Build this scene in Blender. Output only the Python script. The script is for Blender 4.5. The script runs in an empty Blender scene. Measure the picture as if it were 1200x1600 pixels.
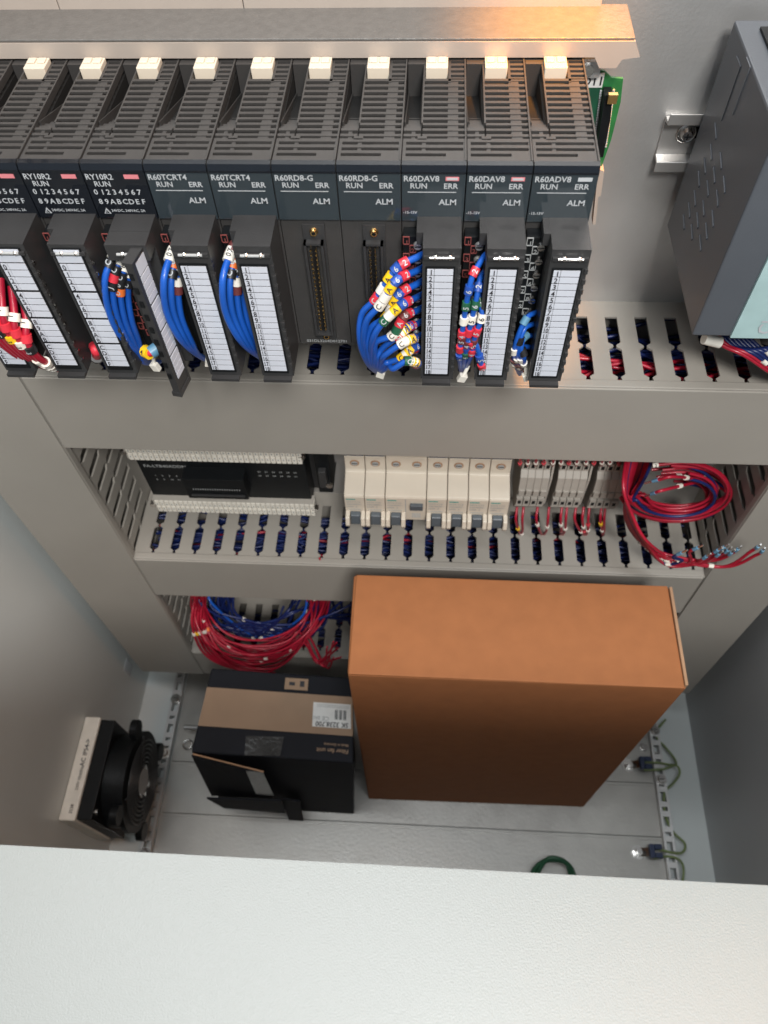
import bpy, bmesh, math, random
from mathutils import Vector, Matrix
random.seed(7)
S = bpy.context.scene
COL = S.collection
# ------------------------------------------------------------------ camera
def rotm(p, y, r):
    cp, sp, cy, sy = math.cos(p), math.sin(p), math.cos(y), math.sin(y)
    f = Vector((sy*cp, cy*cp, -sp)); rt = Vector((cy, -sy, 0)); up = rt.cross(f)
    return math.cos(r)*rt+math.sin(r)*up, -math.sin(r)*rt+math.cos(r)*up, f
FPX = 1203.0
CR, CU, CF = rotm(math.radians(57.4), math.radians(-5.6), math.radians(-3.08))
CAMP = Vector((0, -0.427, 0))
cam = bpy.data.cameras.new('camera'); camo = bpy.data.objects.new('camera', cam); COL.objects.link(camo)
camo.matrix_world = Matrix(((CR.x, CU.x, -CF.x, CAMP.x), (CR.y, CU.y, -CF.y, CAMP.y), (CR.z, CU.z, -CF.z, CAMP.z), (0, 0, 0, 1)))
cam.sensor_fit = 'VERTICAL'; cam.sensor_height = 24; cam.lens = 24*FPX/1600
cam.clip_start = 0.01; cam.clip_end = 50
cam.dof.use_dof = True; cam.dof.focus_distance = 0.42; cam.dof.aperture_fstop = 9.0
S.camera = camo
# ------------------------------------------------------------------ light
W = bpy.data.worlds.new('World'); S.world = W; W.use_nodes = True
bg = W.node_tree.nodes['Background']; bg.inputs[0].default_value = (0.72, 0.86, 1.0, 1); bg.inputs[1].default_value = 0.30
def area(name, loc, target, size, power, col, size_y=None):
    l = bpy.data.lights.new(name, 'AREA'); l.energy = power; l.color = col; l.size = size
    if size_y: l.shape = 'RECTANGLE'; l.size_y = size_y
    o = bpy.data.objects.new(name, l); COL.objects.link(o); o.location = loc
    o.rotation_euler = (Vector(target)-Vector(loc)).to_track_quat('-Z', 'Y').to_euler(); return o
area('ceiling_light', (0.22, -1.02, 0.78), (0, -0.1, -0.5), 0.32, 24, (1.0, 0.985, 0.95))
area('overhead_tube', (-0.12, -0.43, 1.30), (-0.08, -0.33, -0.6), 1.5, 17, (0.92, 0.97, 1.0), 0.12)
area('hall_lamp', (0.70, -0.45, 0.9), (0.10, -0.15, -0.6), 0.20, 5, (1.0, 0.45, 0.15))
sp = bpy.data.lights.new('warm_spot', 'SPOT'); sp.energy = 34; sp.color = (1.0, 0.34, 0.0); sp.spot_size = math.radians(21); sp.spot_blend = 1.0; sp.shadow_soft_size = 0.02
spo = bpy.data.objects.new('warm_spot', sp); COL.objects.link(spo); spo.location = (0.12, -0.06, 0.12)
spo.rotation_euler = (Vector((0.060, -0.034, -0.19))-Vector(spo.location)).to_track_quat('-Z', 'Y').to_euler()
S.view_settings.view_transform = 'Standard'; S.view_settings.look = 'None'
S.view_settings.exposure = 0.0; S.view_settings.gamma = 1.0; S.view_settings.use_curve_mapping = False

def at(px, py, y=None, z=None, x=None):
    d = CR*(px-600)/FPX - CU*(py-800)/FPX + CF
    if y is not None: t = (y-CAMP.y)/d.y
    elif z is not None: t = (z-CAMP.z)/d.z
    else: t = (x-CAMP.x)/d.x
    return CAMP + d*t
# ------------------------------------------------------------------ materials
def mat(name, col, rough=0.5, metal=0.0, var=0.08, scale=60, bump=0.0, bscale=400, spec=0.5, coat=0.0, stretch=None, rvar=0.0):
    m = bpy.data.materials.new(name); m.use_nodes = True; nt = m.node_tree; b = nt.nodes['Principled BSDF']
    b.inputs['Roughness'].default_value = rough; b.inputs['Metallic'].default_value = metal
    b.inputs['Specular IOR Level'].default_value = spec; b.inputs['Coat Weight'].default_value = coat
    tc = nt.nodes.new('ShaderNodeTexCoord'); src = tc.outputs['Object']
    if stretch:
        mp = nt.nodes.new('ShaderNodeMapping'); mp.inputs['Scale'].default_value = stretch; nt.links.new(src, mp.inputs[0]); src = mp.outputs[0]
    n = nt.nodes.new('ShaderNodeTexNoise'); n.inputs['Scale'].default_value = scale; n.inputs['Detail'].default_value = 4; nt.links.new(src, n.inputs[0])
    r = nt.nodes.new('ShaderNodeValToRGB'); r.color_ramp.elements[0].position = .3; r.color_ramp.elements[1].position = .7
    c = Vector(col); r.color_ramp.elements[0].color = (*(c*(1-var)), 1); r.color_ramp.elements[1].color = (*(c*(1+var)), 1)
    nt.links.new(n.outputs[0], r.inputs[0]); nt.links.new(r.outputs[0], b.inputs['Base Color'])
    if rvar:
        mr = nt.nodes.new('ShaderNodeMapRange'); mr.inputs[3].default_value = max(0, rough-rvar); mr.inputs[4].default_value = rough+rvar
        nt.links.new(n.outputs[0], mr.inputs[0]); nt.links.new(mr.outputs[0], b.inputs['Roughness'])
    if bump:
        n2 = nt.nodes.new('ShaderNodeTexNoise'); n2.inputs['Scale'].default_value = bscale; n2.inputs['Detail'].default_value = 3; nt.links.new(tc.outputs['Object'], n2.inputs[0])
        bp = nt.nodes.new('ShaderNodeBump'); bp.inputs['Strength'].default_value = bump; bp.inputs['Distance'].default_value = 0.001
        nt.links.new(n2.outputs[0], bp.inputs['Height']); nt.links.new(bp.outputs[0], b.inputs['Normal'])
    return m
M = {}
M['duct'] = mat('duct_grey', (.305, .283, .252), .42, 0, .04, 12, .05, 900)
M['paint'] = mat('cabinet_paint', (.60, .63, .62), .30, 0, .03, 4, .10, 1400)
M['paint_shaded'] = mat('cabinet_paint_shaded', (.42, .43, .44), .42, 0, .03, 4, .18, 1400)  # cabinet paint darkened in colour to stand for the unlit right wall
M['white'] = mat('white_textured_paint', (.262, .280, .274), .30, 0, .015, 6, .18, 1500, spec=.5)
M['zinc'] = mat('galvanised_steel', (.56, .55, .54), .46, .75, .10, 14, .10, 500, rvar=.08)
M['zinc_floor'] = mat('galvanised_floor', (.40, .385, .36), .40, .7, .05, 45, .15, 250, rvar=.10)
M['zinc_rough'] = mat('galvanised_spangle', (.15, .145, .138), .42, .25, .09, 200, .35, 500)
M['beige'] = mat('base_unit_metal', (.46, .40, .35), .5, .2, .05, 30)
M['cream'] = mat('cream_plastic', (.66, .58, .47), .45, 0, .02, 20)
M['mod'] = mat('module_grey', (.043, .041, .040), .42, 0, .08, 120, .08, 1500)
M['mod_lo'] = mat('module_recess_shade', (.004, .004, .004), .7, 0, .1, 80)  # shade inside the vent slots painted in as near-black
M['gloss'] = mat('glossy_panel', (.028, .038, .045), .06, 0, .05, 30, spec=.7)
M['gloss_k'] = mat('glossy_black_panel', (.008, .010, .014), .06, 0, .05, 30, spec=.6)
M['tb'] = mat('terminal_black', (.032, .032, .033), .38, 0, .1, 90, .08, 1500)
M['dk'] = mat('black_plastic', (.006, .007, .008), .45, 0, .1, 90, spec=.25)
M['cell'] = mat('label_white', (.56, .585, .65), .55, 0, .03, 200)
M['ink'] = mat('ink_black', (.02, .02, .025), .6)
M['ink_w'] = mat('ink_white', (.44, .46, .48), .5)
M['ink_r'] = mat('ink_dull_red', (.22, .055, .05), .5)
M['ink_g'] = mat('ink_grey', (.35, .36, .36), .6)
M['pink'] = mat('pink_bar', (.62, .20, .22), .45)
M['gold'] = mat('gold_contact', (.85, .55, .22), .25, 1, .05)
M['steel'] = mat('bright_steel', (.72, .70, .68), .22, 1, .05)
M['rail'] = mat('zinc_rail', (.62, .60, .58), .34, .8, .05)
M['blue'] = mat('blue_insulation', (.008, .085, .42), .38, 0, .12, 40, coat=.1)
M['blue_d'] = mat('navy_insulation', (.006, .016, .095), .4, 0, .1, 40)
M['red'] = mat('red_insulation', (.36, .008, .028), .40, 0, .12, 40, coat=.1)
M['green'] = mat('green_yellow_insulation', (.17, .22, .08), .45, 0, .2, 90)
M['green_d'] = mat('green_insulation', (.025, .10, .05), .45)
M['lblue'] = mat('ferrule_blue', (.10, .24, .36), .4)
M['navy'] = mat('lug_navy', (.012, .025, .075), .4)
M['m_r'] = mat('marker_red', (.62, .03, .05), .45); M['m_y'] = mat('marker_yellow', (.85, .52, .01), .45)
M['m_w'] = mat('marker_white', (.78, .74, .66), .5); M['m_g'] = mat('marker_green', (.015, .10, .05), .45)
M['m_b'] = mat('marker_blue', (.015, .07, .35), .45); M['m_n'] = mat('marker_brown', (.13, .03, .03), .45)
M['m_k'] = mat('marker_black', (.012, .012, .014), .45); M['m_o'] = mat('marker_orange', (.75, .16, .03), .45)
M['pcb'] = mat('circuit_green', (.02, .16, .045), .35, 0, .25, 150, coat=.3)
M['pcb_d'] = mat('circuit_green_dark', (.012, .085, .045), .35, 0, .2, 150, coat=.3)
M['dev'] = mat('device_grey', (.088, .096, .11), .38, .1, .06, 20, .06, 900, rvar=.06)
M['dev_lo'] = mat('device_mark', (.098, .106, .12), .4, .1, .05, 20)
M['teal'] = mat('teal_label', (.36, .50, .50), .4)
M['brk'] = mat('breaker_white', (.60, .53, .44), .42, 0, .03, 40)
M['brk_g'] = mat('toggle_grey', (.085, .10, .115), .4)
M['term'] = mat('terminal_grey', (.40, .37, .33), .5, 0, .05, 80)
M['card'] = mat('kraft_cardboard', (.325, .122, .046), .70, 0, .05, 70, .35, 55, spec=.25)
M['card_e'] = mat('kraft_edge', (.36, .21, .12), .8)
M['card2'] = mat('brown_print', (.29, .19, .12), .65, 0, .06, 30, .08, 500)
M['boxk'] = mat('black_print', (.007, .008, .012), .7, 0, .15, 25, .1, 300, spec=.25)
M['paper'] = mat('label_paper', (.66, .66, .64), .5)
M['tape'] = mat('clear_tape', (.035, .035, .035), .25, 0, .3, 60, .6, 200)
M['teal_t'] = mat('teal_text', (.05, .28, .25), .5)
# ------------------------------------------------------------------ mesh builder
class MB:
    def __init__(s): s.v = []; s.f = []; s.m = []; s.sm = []; s.mats = []
    def mi(s, m):
        if m not in s.mats: s.mats.append(m)
        return s.mats.index(m)
    def add(s, vs, fs, m, smooth=False):
        b = len(s.v); s.v += [tuple(v) for v in vs]; k = s.mi(m)
        for f in fs: s.f.append([b+i for i in f]); s.m.append(k); s.sm.append(smooth)
    def box(s, x0, x1, y0, y1, z0, z1, m):
        x0, x1 = sorted((x0, x1)); y0, y1 = sorted((y0, y1)); z0, z1 = sorted((z0, z1))
        s.hexa([(x0, y0, z0), (x1, y0, z0), (x1, y1, z0), (x0, y1, z0)], [(x0, y0, z1), (x1, y0, z1), (x1, y1, z1), (x0, y1, z1)], m); return s
    def hexa(s, a, b, m):
        s.add(list(a)+list(b), [(3, 2, 1, 0), (4, 5, 6, 7), (0, 1, 5, 4), (1, 2, 6, 5), (2, 3, 7, 6), (3, 0, 4, 7)], m)
    def prism(s, poly, a0, a1, m, axis='x'):
        n = len(poly)
        def P(a, p): return (a, p[0], p[1]) if axis == 'x' else ((p[0], a, p[1]) if axis == 'y' else (p[0], p[1], a))
        s.add([P(a0, p) for p in poly]+[P(a1, p) for p in poly], [tuple(range(n))[::-1], tuple(range(n, 2*n))]+[(i, (i+1) % n, n+(i+1) % n, n+i) for i in range(n)], m)
    def cyl(s, c, ax, r, h, m, seg=12, r2=None, smooth=True):
        ax = Vector(ax).normalized(); u = ax.orthogonal().normalized(); w = ax.cross(u); c = Vector(c); r2 = r if r2 is None else r2
        vs = [c+u*r*math.cos(t)+w*r*math.sin(t) for t in [2*math.pi*i/seg for i in range(seg)]]+[c+ax*h+u*r2*math.cos(t)+w*r2*math.sin(t) for t in [2*math.pi*i/seg for i in range(seg)]]
        s.add(vs, [(i, (i+1) % seg, seg+(i+1) % seg, seg+i) for i in range(seg)], m, smooth)
        s.add(vs, [tuple(range(seg))[::-1], tuple(range(seg, 2*seg))], m)
    def ring(s, c, ax, r, t, m, seg=32, ts=6):
        ax = Vector(ax).normalized(); u = ax.orthogonal().normalized(); w = ax.cross(u); c = Vector(c); vs = []; fs = []
        for i in range(seg):
            a = 2*math.pi*i/seg; d = u*math.cos(a)+w*math.sin(a)
            for j in range(ts):
                b = 2*math.pi*j/ts; vs.append(c+d*(r+t*math.cos(b))+ax*t*math.sin(b))
        for i in range(seg):
            for j in range(ts): fs.append((i*ts+j, ((i+1) % seg)*ts+j, ((i+1) % seg)*ts+(j+1) % ts, i*ts+(j+1) % ts))
        s.add(vs, fs, m, True)
    def tube(s, pts, r, m, seg=8, spline=True, n=6):
        P = catmull(pts, n) if spline else [Vector(p) for p in pts]
        vs = []; fs = []; up = None
        for i, p in enumerate(P):
            t = (P[min(i+1, len(P)-1)]-P[max(i-1, 0)])
            t = t.normalized() if t.length > 1e-9 else Vector((0, 0, 1))
            if up is None: up = t.orthogonal().normalized()
            up = (up-t*up.dot(t)); up = up.normalized() if up.length > 1e-6 else t.orthogonal().normalized()
            w = t.cross(up)
            for j in range(seg):
                a = 2*math.pi*j/seg; vs.append(p+up*r*math.cos(a)+w*r*math.sin(a))
        for i in range(len(P)-1):
            for j in range(seg): fs.append((i*seg+j, i*seg+(j+1) % seg, (i+1)*seg+(j+1) % seg, (i+1)*seg+j))
        s.add(vs, fs, m, True); k = len(P)-1
        s.add([*vs[:seg], *vs[k*seg:]], [tuple(range(seg))[::-1], tuple(range(seg, 2*seg))], m)
        return P
    def text(s, txt, o, u, v, size, m, align='l', squash=1.0, off=0.0003):
        vs, fs, w = text_mesh(txt); u = Vector(u).normalized(); v = Vector(v).normalized(); n = u.cross(v); o = Vector(o)
        sh = {'l': 0, 'c': -w/2, 'r': -w}[align]
        s.add([o+u*(x+sh)*size*squash+v*y*size+n*off for x, y in vs], fs, m)
    def build(s, name, parent=None, bevel=0, seg=2):
        me = bpy.data.meshes.new(name); me.from_pydata(s.v, [], s.f)
        for m in s.mats: me.materials.append(M[m])
        me.polygons.foreach_set('material_index', s.m); me.polygons.foreach_set('use_smooth', s.sm); me.validate(); me.update()
        o = bpy.data.objects.new(name, me); COL.objects.link(o)
        if parent: o.parent = parent
        if bevel:
            b = o.modifiers.new('bevel', 'BEVEL'); b.width = bevel; b.segments = seg; b.limit_method = 'ANGLE'; b.angle_limit = math.radians(40); b.harden_normals = False
        return o
def catmull(pts, n=6):
    P = [Vector(p) for p in pts]
    if len(P) < 3: return P
    P = [P[0]*2-P[1]]+P+[P[-1]*2-P[-2]]; out = []
    for i in range(1, len(P)-2):
        a, b, c, d = P[i-1:i+3]
        for k in range(n):
            t = k/n; out.append(0.5*((2*b)+(c-a)*t+(2*a-5*b+4*c-d)*t*t+(3*b-a-3*c+d)*t**3))
    out.append(P[-2]); return out
_tc = {}
def text_mesh(t):
    if t not in _tc:
        c = bpy.data.curves.new('t', 'FONT'); c.body = t; c.size = 1; c.resolution_u = 2; c.offset = 0.014
        o = bpy.data.objects.new('t', c); COL.objects.link(o); bpy.context.view_layer.update()
        me = bpy.data.meshes.new_from_object(o.evaluated_get(bpy.context.evaluated_depsgraph_get()))
        vs = [(v.co.x, v.co.y) for v in me.vertices]; fs = [tuple(p.vertices) for p in me.polygons]
        w = max([v[0] for v in vs] or [0]); _tc[t] = (vs, fs, w)
        bpy.data.objects.remove(o); bpy.data.curves.remove(c); bpy.data.meshes.remove(me)
    return _tc[t]
def tag(o, label, cat=None, group=None, kind=None):
    if label: o['label'] = label
    if cat: o['category'] = cat
    if group: o['group'] = group
    if kind: o['kind'] = kind
    return o
def thing(name, label, cat, loc=(0, 0, 0), group=None):
    o = bpy.data.objects.new(name, None); COL.objects.link(o); o.location = loc; o.empty_display_size = .01
    return tag(o, label, cat, group)
def dup(root, loc, label=None):
    r = root.copy(); COL.objects.link(r); r.location = loc
    if label: r['label'] = label
    for ch in list(root.children):
        c = ch.copy(); COL.objects.link(c); c.parent = r
        for g in list(ch.children):
            d = g.copy(); COL.objects.link(d); d.parent = c
    return r
def rel(P, o): return [Vector(p)-Vector(o) for p in P]
# ------------------------------------------------------------------ cabinet shell
ZF = -1.05; XL = -0.391; XR = 0.370
def struct(name, mb, label, cat, bevel=0): return tag(mb.build(name, None, bevel), label, cat, None, 'structure')
b = MB(); b.box(XL-.002, XR+.002, .025, .028, ZF-.004, .6, 'paint'); struct('back_wall', b, 'grey painted back wall of the cabinet behind the mounting plate', 'wall')
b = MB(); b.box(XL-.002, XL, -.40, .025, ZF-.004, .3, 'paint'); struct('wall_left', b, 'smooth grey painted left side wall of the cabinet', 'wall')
b = MB(); b.box(XR, XR+.002, -.40, .025, ZF-.004, .3, 'paint_shaded'); struct('wall_right', b, 'grey painted right side wall of the cabinet, its shade put into the colour', 'wall')
b = MB(); b.box(XL, XR, -.40, .025, ZF-.006, ZF-.0035, 'paint'); struct('floor', b, 'grey painted cabinet floor frame around the galvanised plates', 'floor')
# small stamp on left wall
b = MB()
p = at(200, 1043, x=XL); b.box(XL, XL+.0006, p.y-.008, p.y+.008, p.z-.012, p.z+.012, 'paint_shaded')
for i in range(4): b.box(XL+.0006, XL+.001, p.y-.006, p.y+.006, p.z-.010+i*.005, p.z-.008+i*.005, 'ink_g')
tag(b.build('rating_sticker'), 'small faded sticker on the left cabinet wall near the duct foot', 'sticker')
# mounting plate
t = thing('mounting_plate', 'galvanised steel mounting plate carrying the ducts and modules', 'mounting plate', (0, 0, -.5))
b = MB(); b.box(-.372, .352, 0, .003, -.48, .75, 'zinc'); b.build('plate', t)
# floor plates
for y0, y1, lab in ((-.1675, -.02, 'rear galvanised floor plate under the boxes'), (-.2335, -.1685, 'narrow middle galvanised floor plate in front of the boxes'), (-.385, -.2345, 'front galvanised floor plate beside the green wire loop')):
    t = thing('gland_plate', lab, 'floor plate', (0, (y0+y1)/2, ZF), 'galvanised plates closing the cabinet floor')
    b = MB(); b.box(-.333, .312, (y0-y1)/2, (y1-y0)/2, -.0035, 0, 'zinc_floor'); b.build('sheet', t, .0008)
    b = MB(); b.box(-.333, .312, (y1-y0)/2-.003, (y1-y0)/2, 0, .0015, 'zinc_floor'); b.build('folded_edge', t)
# perforated rails on the floor
def comb2d(L, hole, pitch, phase=0):
    pass
def rail(x, lab, ys):
    t = thing('perforated_rail', lab, 'rail', (x, -.2, ZF), 'perforated rails along the floor edges')
    b = MB(); z0, z1 = 0.001, .010; w = .0065
    # strip with real openings: cross bars + side bars
    b.box(-w, -.0035, -.19, .17, z0, z1, 'zinc'); b.box(.0035, w, -.19, .17, z0, z1, 'zinc')
    y = -.19; k = 0
    while y < .16:
        hole = .012 if k % 2 else .005
        b.box(-.0035, .0035, y, y+.0065, z0, z1, 'zinc'); y += .0065+hole; k += 1
    b.build('strip', t)
    for yy in ys:
        s = MB(); s.cyl((0, yy, .010), (0, 0, 1), .007, .0012, 'steel', 16); s.cyl((0, yy, .0112), (0, 0, 1), .0048, .0035, 'steel', 12, .0038)
        s.box(-.003, .003, yy-.0005, yy+.0005, .0146, .0149, 'dk'); s.build('screw', t)
rail(-.340, 'perforated steel rail on the floor beside the fan, left edge', (-.085, .04, .115))
rail(.3165, 'perforated steel rail on the floor beside the ground wires, right edge', (-.09, .035, .10))
# white front ledge
t = thing('front_ledge', 'white textured painted ledge across the front of the cabinet', 'ledge', (0, -.3816, -.33))
b = MB(); b.prism([(0, 0), (-.45, 0), (-.45, -.03), (0, -.03)], -.9, .9, 'white'); b.build('panel', t)
b = MB(); b.box(XL, XR, -.392, -.390, ZF-.003, -.3605, 'paint'); struct('wall_front', b, 'grey painted inside of the low front wall under the white ledge', 'wall')
# ------------------------------------------------------------------ cable ducts
PITCH = .0204
def comb(b, L, m, th=.0016, D=.082, phase=0.0):
    bm = bmesh.new(); hw = .0042
    n = int(L/PITCH); u0 = (L-n*PITCH)/2+phase
    prof = [(0, .0155), (hw, .0155), (hw, .0400), (.0011, .0425), (.0011, .0442), (hw, .0467), (hw, .0690), (.0011, .0715), (.0016, .0745), (0, .0745)]
    def poly(ps):
        try: bm.faces.new([bm.verts.new((u, v, 0)) for u, v in ps])
        except ValueError: pass
    for i in range(n):
        c = u0+(i+.5)*PITCH; a, e = c-PITCH/2, c+PITCH/2
        if i == 0: a = 0
        if i == n-1: e = L
        poly([(a, 0), (c, 0)]+[(c-w, v) for w, v in prof]+[(c, D), (a, D)])
        poly(([(c, 0), (e, 0), (e, D), (c, D)]+[(c+w, v) for w, v in prof[::-1]]))
    bmesh.ops.remove_doubles(bm, verts=bm.verts, dist=1e-6)
    r = bmesh.ops.extrude_face_region(bm, geom=bm.faces[:])
    for v in r['geom']:
        if isinstance(v, bmesh.types.BMVert): v.co.z = -th
    bmesh.ops.recalc_face_normals(bm, faces=bm.faces[:])
    bmesh.ops.triangulate(bm, faces=[f for f in bm.faces if len(f.verts) > 4])
    bm.verts.index_update(); return [v.co.copy() for v in bm.verts], [tuple(v.index for v in f.verts) for f in bm.faces]
def duct(origin, L, H, vertical, label, phase=0.0):
    # local: u along length, depth v -> -y, height w.  horizontal: (x0+u, -v, z0+w<=0).  vertical: length downwards, width to +x
    t = thing('cable_duct', label, 'cable duct', origin, 'slotted grey cable ducts')
    def T(u, v, w): return (w, -v, -u) if vertical else (u, -v, -w)
    cv, cf = comb(None, L, 'duct', phase=phase)
    b = MB()
    for side in (0, 1):
        b.add([T(c.x, c.y, (-c.z) if side == 0 else H+c.z) for c in cv], cf, 'duct')
    def bx(u0, u1, v0, v1, w0, w1, m, bb):
        p = T(u0, v0, w0); q = T(u1, v1, w1); bb.box(p[0], q[0], p[1], q[1], p[2], q[2], m)
    bx(0, L, 0, .0016, .0017, H-.0017, 'duct', b)
    b.build('duct_body', t)
    c = MB(); e = .0006
    g0 = 0 if vertical else .0026
    bx(g0-e, L+e-g0, .0822, .084, -.0014, H+.0014, 'duct', c)
    bx(g0-e, L+e-g0, .0755, .0822, -.0018, -.0003, 'duct', c); bx(g0-e, L+e-g0, .0755, .0822, H+.0003, H+.0018, 'duct', c)
    c.build('duct_cover', t, .0009)
    return t
duct((-.2773, 0, -.3843), .5370, .0755, False, 'upper horizontal slotted cable duct under the black modules', .002)
duct((-.2773, 0, -.6380), .5370, .0720, False, 'middle horizontal slotted cable duct under the white breakers', .004)
duct((-.2773, 0, -.8690), .5370, .0660, False, 'lowest horizontal slotted cable duct behind the red wire coil')
duct((-.3560, 0, .15), 1.088, .0775, True, 'tall vertical cable duct along the left cabinet wall')
duct((.2610, 0, .15), 1.088, .0720, True, 'tall vertical cable duct along the right cabinet wall')
# wires lying in the ducts
def duct_wires(z0, z1, label, n, reds, dz=.030):
    t = thing('wire_bundle', label, 'wires', (0, -.04, z0), 'wires lying inside the cable ducts')
    for i in range(n):
        y = -.012-.060*((i*7) % n)/n; z = random.uniform(z1, z0-dz); isr = random.random() < reds(y)
        pts = []
        for k in range(14):
            pts.append((-.27+k*.0405, max(-.038, min(.034, y+.04+random.uniform(-.010, .010))), max(z1-z0, min(.012-dz, z-z0+random.uniform(-.010, .010)))))
        if isr and z0 > -.5: pts = pts[random.randint(7, 8):]
        w = MB(); w.tube(pts, .0014, 'red' if isr else 'blue_d', 6, n=4); w.build('wire', t)
duct_wires(-.3843, -.45, 'red and navy wires lying inside the upper duct', 84, lambda y: .88 if y < -.042 else .10, .016)
duct_wires(-.6380, -.70, 'navy and red wires lying inside the middle duct', 72, lambda y: .13 if y < -.04 else .08, .022)
duct_wires(-.8690, -.93, 'navy wires lying inside the lowest duct', 44, lambda y: .15)
# ------------------------------------------------------------------ base unit (behind the modules)
ZT = -.1946; ZB = -.3007
t = thing('base_unit', 'long metal base rack the black modules plug into', 'module rack', (-.06, 0, -.2))
b = MB(); o = Vector((-.06, 0, -.2))
YB = -.0452
xr = at(993, 60, y=YB).x
z1 = at(640, 60, y=YB).z; z2 = at(640, 89.5, y=YB).z
zbk = z1
b.hexa([(-.30-o.x, YB, z1-o.z-.0012), (xr-o.x, YB, z1-o.z-.0012), (xr-o.x, -.0131, zbk-o.z-.0012), (-.30-o.x, -.0131, zbk-o.z-.0012)], [(-.30-o.x, YB, z1-o.z), (xr-o.x, YB, z1-o.z), (xr-o.x, -.0131, zbk-o.z), (-.30-o.x, -.0131, zbk-o.z)], 'zinc_rough'); b.build('top_sheet', t, .0004)
b = MB(); b.prism([(-.30-o.x, z1-o.z-.0014), (xr-o.x+.0002, z1-o.z-.0014), (xr-o.x+.004, z2-o.z), (xr-o.x-.004, z2-o.z-.001), (xr-o.x-.006, z2-o.z-.005), (xr-o.x-.014, z2-o.z-.005), (xr-o.x-.017, z2-o.z), (-.30-o.x, z2-o.z)], YB-.0005, YB+.001, 'beige', 'y'); b.build('front_lip', t)
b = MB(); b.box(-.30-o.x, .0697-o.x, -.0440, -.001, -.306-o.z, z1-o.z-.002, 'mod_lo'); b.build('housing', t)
# end board with connector
b = MB()
def pc(px, py, yy=-.0360): q = at(px, py, y=yy); return (q.x-o.x, q.z-o.z)
poly = [pc(905, 100), pc(945, 112), pc(955, 122), pc(974, 124), pc(970, 160), pc(955, 220), pc(940, 262), pc(925, 262), pc(905, 150)]
b.prism(poly, -.0355, -.0340, 'pcb', 'y')
q = at(912, 108, y=-.0370); b.prism([pc(905, 104), pc(938, 112), pc(941, 126), pc(934, 170), pc(925, 215), pc(905, 170)], -.0362, -.0356, 'pcb_d', 'y')
b.build('circuit_board', t)
b = MB(); b.prism([pc(943, 135), pc(955, 135), pc(951, 175), pc(940, 232), pc(928, 232), pc(936, 180)], -.0440, -.0363, 'dk', 'y')
for i in range(24):
    a = pc(957.0-i*.55, 142+i*3.8); b.box(a[0], a[0]+.0011, -.0366, -.0356, a[1], a[1]+.0007, 'ink_w')
    a = pc(940-i*.5, 142+i*3.8); b.box(a[0]-.001, a[0], -.0370, -.0363, a[1], a[1]+.0007, 'ink_w')
a = pc(951, 132); b.box(a[0]-.001, a[0]+.0035, -.0465, -.0440, a[1]-.004, a[1]+.0005, 'gold')
b.build('card_connector', t)
b = MB(); a = pc(909, 134); b.box(a[0]-.001, a[0]+.010, -.0368, -.0363, a[1]-.0005, a[1]+.0065, 'paper')
b.text('I/O11', (a[0]+.0092, -.0368, a[1]+.0008), (1, 0, 0), (0, 0, 1), .0062, 'ink', 'r'); b.build('slot_label', t)
b = MB(); a = pc(908, 103); b.box(a[0]-.004, a[0]+.009, -.0395, -.0365, a[1]-.004, a[1]+.0035, 'zinc'); b.cyl((a[0]+.003, -.0395, a[1]), (0, -1, 0), .0028, .0015, 'steel'); b.build('fixing_screw', t)
b = MB(); b.prism([pc(934, 258), pc(943, 262), pc(938, 300), pc(934, 302), pc(930, 345), pc(925, 345)], -.0395, -.0330, 'beige', 'y'); b.build('end_clip', t)
# light strip above
t = thing('upper_strip', 'pale plastic strip running above the metal rack, top edge of photo', 'strip', (-.06, 0, -.17))
b = MB(); zz = z1-.0010; xe = at(940, 0, y=-.0135).x
for x0, x1 in ((-.30, at(91, 3, y=-.0135).x), (at(91, 3, y=-.0135).x+.0004, at(380, 3, y=-.0135).x), (at(380, 3, y=-.0135).x+.0004, xe)):
    b.box(x0+.06, x1+.06, -.0155, -.0133, zz+.17-.0005, zz+.17+.045, 'beige')
b.build('strip_cover', t, .0004)
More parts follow.
